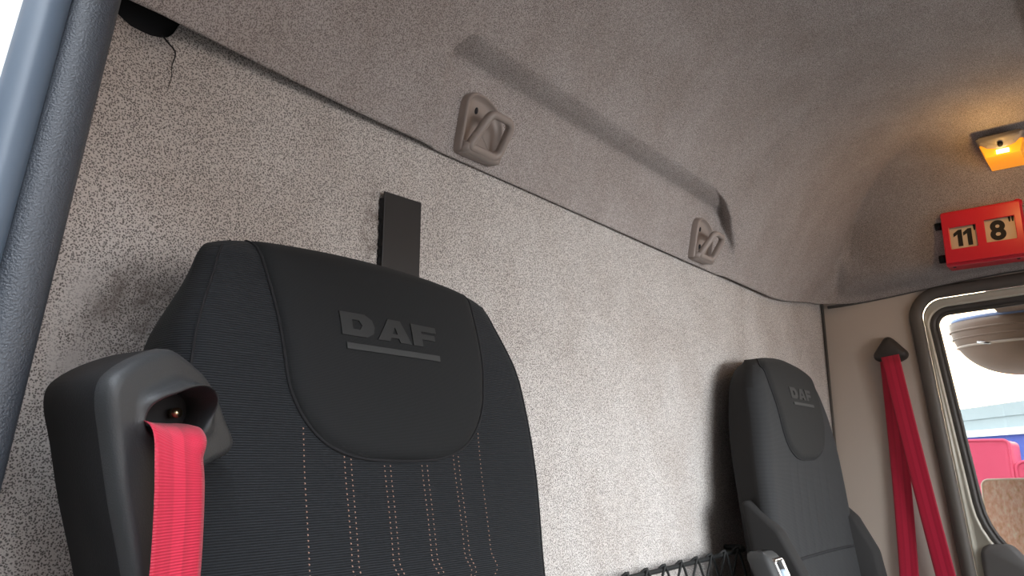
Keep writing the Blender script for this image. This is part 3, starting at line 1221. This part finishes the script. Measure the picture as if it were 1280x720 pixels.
def text_mesh(body, size, off):
    cu_ = bpy.data.curves.new('digits', 'FONT')
    cu_.body = body
    cu_.size = size
    cu_.offset = off
    cu_.extrude = .0003
    cu_.align_x = 'CENTER'
    to = bpy.data.objects.new('digits', cu_)
    COL.objects.link(to)
    bpy.context.view_layer.update()
    me = bpy.data.meshes.new_from_object(to.evaluated_get(bpy.context.evaluated_depsgraph_get()))
    bpy.data.objects.remove(to)
    return me


def face_poly(pts, u, v, h, parent):
    lo, hi = [], []
    for w in (.0047, .0041):
        (lo if w == .0047 else hi).extend([BX(u, v, 0) + Vector((w, -a * h, b * h)) for a, b in pts])
    build('digits', *loft([lo, hi], cap0=True, cap1=True), M['ink'], parent, smooth=False)


def face_text(body, size, off, u, v, sx, parent):
    me = text_mesh(body, size, off)
    for vt in me.vertices:
        x, y, z = vt.co
        vt.co = BX(u, v, 0) + Vector((.0045 - z, -x * sx, y))
    link('digits', me, M['ink'], parent, False)


for a, b_, c, d in WIN:
    p, q = BX(a, c, 0), BX(b_, d, 0)
    crd = build('number_card', *box(XF + .0052, XF + .0061, q.y - .002, p.y + .002, p.z - .002, q.z + .002), M['card'], hb, smooth=False)
    if a < .3:
        one = [(.20, 0), (.44, 0), (.44, 1), (.26, 1), (.0, .80), (.0, .60), (.20, .72)]
        face_poly(one, .130, .325, .045, crd)
        face_poly(one, .255, .325, .045, crd)
        face_text("'", .05,   .0010, .405, .44, .8, crd)
    else:
        face_text('8', .068, .0026, .69, .355, 1.0, crd)
        face_text("''", .045, .0010, .865, .51, .8, crd)
for v in (.83, .16):
    build('knob', *tube([BX(0, v, -.028) + Vector((0, .002, 0)), BX(0, v, -.028) + Vector((0, .020, 0))], .011, 12), M['black'], hb)
    build('brass_pin', *tube([BX(1, v + .04, -.028), BX(1, v + .04, -.028) + Vector((0, -.030, 0))], .005, 10), M['brass'], hb)
for u in (.08, .88):
    build('case_screw', *tube([BX(u, 1.035, -.02), BX(u, 1.075, -.02)], .0035, 8), M['black'], hb)
    build('case_screw', *tube([BX(u, -.02, -.02), BX(u, -.055, -.02)], .0035, 8), M['black'], hb)
build('hinge_lug', *tube([BX(.97, 1.0, -.010), BX(.97, 1.0, -.022)], .011, 14), M['redbox'], hb)

# ------------------------------------------------------------------ cab lamp
lm = empty('ceiling_lamp', (2.10, -.54, 1.84), label='small grey lamp with lit amber lens on the ceiling above the red box', cat='lamp')
XL = 2.06
KL = 2.06 / 2.13


def lk(pts):
    return [(-.7 + (y + .7) * KL, 1.15 + (z - 1.15) * KL) for y, z in pts]



def LM(y, z, x=XL):
    return Vector((x, y, z))


cap_f = [(-.482, 1.943), (-.490, 1.929), (-.505, 1.916), (-.535, 1.909), (-.565, 1.916), (-.580, 1.929), (-.588, 1.943), (-.580, 1.949), (-.490, 1.949)]
cf = round_loop([(y, z, .004) for y, z in lk(cap_f)], 3)
rings = [[(2.18, y, z) for y, z in cf], [(XL + .006, y, z) for y, z in cf], [(XL + .001, y, z) for y, z in offset_loop(cf, -.002)], [(XL - .003, y, z) for y, z in offset_loop(cf, -.006)]]
build('lamp_cap', *loft(rings, cap0=True, cap1=True), M['capgrey'], lm)
lens = [(-.489, 1.926), (-.499, 1.894), (-.574, 1.894), (-.584, 1.926), (-.566, 1.930), (-.535, 1.930), (-.505, 1.930)]
lens = lk(lens)
rings = [[(2.18, y, z) for y, z in lens], [(XL + .010, y, z) for y, z in lens], [(XL + .006, y, z) for y, z in offset_loop(lens, -.002)]]
build('lamp_lens', *loft(rings, cap0=True, cap1=True), M['amber'], lm, smooth=False)
build('lamp_bulb', *tube([(XL + .0065, -.530, 1.8775), (XL + .0065, -.556, 1.8775)], .0055, 10), M['bulb'], lm)
build('lamp_button', *tube([(XL + .003, -.5405, 1.8925), (XL - .006, -.5405, 1.8925)], .006, 12), M['black'], lm)
pl_ = bpy.data.lights.new('lamp_light', 'POINT')
pl_.energy = .10
pl_.color = (1, .55, .16)
pl_.shadow_soft_size = .015
plo = bpy.data.objects.new('lamp_light', pl_)
plo.location = (XL - .055, -.541, 1.82)
COL.objects.link(plo)
plo.parent = lm
plo.matrix_parent_inverse = Matrix.Translation(-Vector(lm.location))

# ------------------------------------------------------------------ outside the side window
M['asphalt'] = grain(mat('concrete_yard', (.34, .33, .31), .9), 3, .3, .02)
build('ground', *box(-60, 80, -80, 60, -1.1, -1.0), M['asphalt'], smooth=False, kind='structure')
# unseen dark wall added beside the open driver's door to block light
build('added_shade_wall', *box(-1.75, -1.60, -5.0, 6.0, -1.0, 3.2), M['dash'], bpy.data.objects['ground'], smooth=False)
# unseen brick-coloured wall added ahead of the cab to dim and warm the light
M['brick'] = mat('warm_brick', (.27, .19, .145), .9)
build('added_shade_wall', *box(-14.0, 16.0, -10.0, -9.5, -1.0, 3.6), M['brick'], bpy.data.objects['ground'], smooth=False)
# bowl-shaped kerb mirror hung outside the glass
km = empty('kerb_mirror', (2.76, -.50, 1.60), label='brown bowl shaped kerb mirror hanging outside the side window', cat='mirror')
M['bowl'] = mat('brown_mirror_shell', (.26, .18, .14), .35)
M['bowlrim'] = mat('pale_mirror_rim', (.55, .46, .40), .25)
M['bluetop'] = mat('painted_sky_reflection', (.30, .42, .75), .25)  # pale blue painted on to stand for the sky's reflection
mc = Vector((2.80, -.505, 1.585))


def bowl_ring(k, r, dz):
    return [mc + Vector((.13 * r * math.cos(a), .235 * r * math.sin(a), dz)) for a in [2 * math.pi * i / 48 for i in range(48)]]


rings = [bowl_ring(0, math.cos(t) ** .75, -.172 * math.sin(t)) for t in [math.pi / 2 * i / 18 * .985 for i in range(19)]]
build('mirror_shell', *loft(rings, cap0=True, cap1=True), M['bowl'], km)
for t, rr in ((.16, .0035), (.30, .0028), (.46, .004)):
    P = bowl_ring(0, math.cos(t) ** .75 * 1.005, -.172 * math.sin(t))
    build('shell_rib', *tube(P, rr, 6, closed=True), M['bowlrim'] if t == .46 else M['bowl'], km)
build('shell_clip', *tube([(2.668, -.360, 1.508), (2.668, -.395, 1.502)], .004, 6), M['chrome'], km)
tp = bowl_ring(0, .97, .0)
build('mirror_top', *loft([[p + Vector((0, 0, .001)) for p in tp], [p + Vector((0, 0, .012)) for p in tp]], cap0=True, cap1=True), M['bluetop'], km)
bevel(build('mirror_bracket', *box(2.50, 2.90, -1.1, -.417, 1.592, 1.66), M['bowl'], km, smooth=False), .012, 3)
build('bracket_arm', *tube([(2.43, -.9, 1.66), (2.52, -.9, 1.66), (2.62, -.85, 1.64)], .015, 8), M['bowl'], km)

# speckled reddish clear panel outside the lower glass
sp = empty('wind_deflector', (2.6, -.55, .75), label='speckled reddish see-through panel with pale rounded edge outside the lower window', cat='panel')
M['speck'] = mat('speckled_pane', (.5, .33, .25), .5)
_m = M['speck']
_n = nd(_m, 'ShaderNodeTexNoise', Scale=90.0, Detail=4.0, Roughness=.7)
ln(_m, coords(_m, (1, 1, .55)), _n.inputs['Vector'])
ln(_m, ramp(_m, _n.outputs[0], [(.34, (.66, .46, .28)), (.45, (.88, .54, .44)), (.55, (.94, .68, .60)), (.68, (.97, .92, .80))]), bsdf(_m).inputs['Base Color'])
SPL = round_loop([(-.333, 1.106, .018), (-.95, 1.128, .03), (-.95, .70, .03), (-.325, .70, .03)], 6)
build('pane', *loft([[(2.60, y, z) for y, z in SPL], [(2.606, y, z) for y, z in SPL]], cap0=True, cap1=True), M['speck'], sp, smooth=False)
M['rimclear'] = mat('pale_edge', (.9, .78, .68), .3)
build('pane_edge', *tube([Vector((2.602, y, z)) for y, z in SPL], .0035, 6, closed=True), M['rimclear'], sp)

# warehouse and red containers across the yard
M['cladding'] = mat('pale_cladding', (.36, .42, .44), .6)
M['bluecl'] = mat('blue_cladding', (.05, .085, .42), .6)
M['redbin'] = mat('red_container_paint', (.66, .07, .14), .5)
wd0 = Vector((20.4, 2.55, 0))
dr = Vector((-2.0, -1.34, 0)).normalized()
nr = Vector((-dr.y, dr.x, 0)) if Vector((-dr.y, dr.x, 0)).x > 0 else Vector((dr.y, -dr.x, 0))


def slab2(a, b, z0, z1, th, off=0):
    p, q = wd0 + dr * a - nr * off, wd0 + dr * b - nr * off
    V = [(*(p + nr * w).xy, z) for w in (0, th) for z in (z0, z1)] + [(*(q + nr * w).xy, z) for w in (0, th) for z in (z0, z1)]
    F = [(0, 1, 3, 2), (4, 6, 7, 5), (0, 4, 5, 1), (2, 3, 7, 6), (0, 2, 6, 4), (1, 5, 7, 3)]
    return V, F


wh = empty('warehouse', (20, 0, -1), label='long low pale building with a blue lower band across the yard', cat='building')
build('upper_cladding', *slab2(-6, 8, 2.10, 2.365, .3), M['cladding'], wh, smooth=False)
build('lower_cladding', *slab2(-6, 8, 1.85, 2.10, .3, -.03), M['cladding'], wh, smooth=False)
build('gutter', *slab2(-6, 8, 1.72, 1.86, .4, .1), M['white'], wh, smooth=False)
build('blue_band', *slab2(-6, 8, -1.0, 1.74, .3), M['bluecl'], wh, smooth=False)
for nm, y0, y1, z1, lab in (('red_container', 1.25, .405, 1.405, 'large red container with a rounded top corner in front of the blue wall'), ('red_container', .37, -.9, 1.176, 'lower red container partly cut off at the right edge of the window')):
    rt = empty(nm, (10.3, (y0 + y1) / 2, -1.0), label=lab, cat='container', group='red containers in the yard')
    rl = round_loop([(y0, z1, .08), (y1, z1, .06), (y1, -1.0, .01), (y0, -1.0, .01)], 5)
    bd = build('container_body', *loft([[(10.9, y, z) for y, z in rl], [(10.0, y, z) for y, z in rl], [(9.99, y, z) for y, z in offset_loop(rl, -.02)], [(10.0, y, z) for y, z in offset_loop(rl, -.05)]], cap0=True, cap1=True), M['redbin'], rt)
    build('container_lip', *tube([Vector((9.99, y, z)) for y, z in rl], .018, 6, closed=True), M['redbin'], rt)
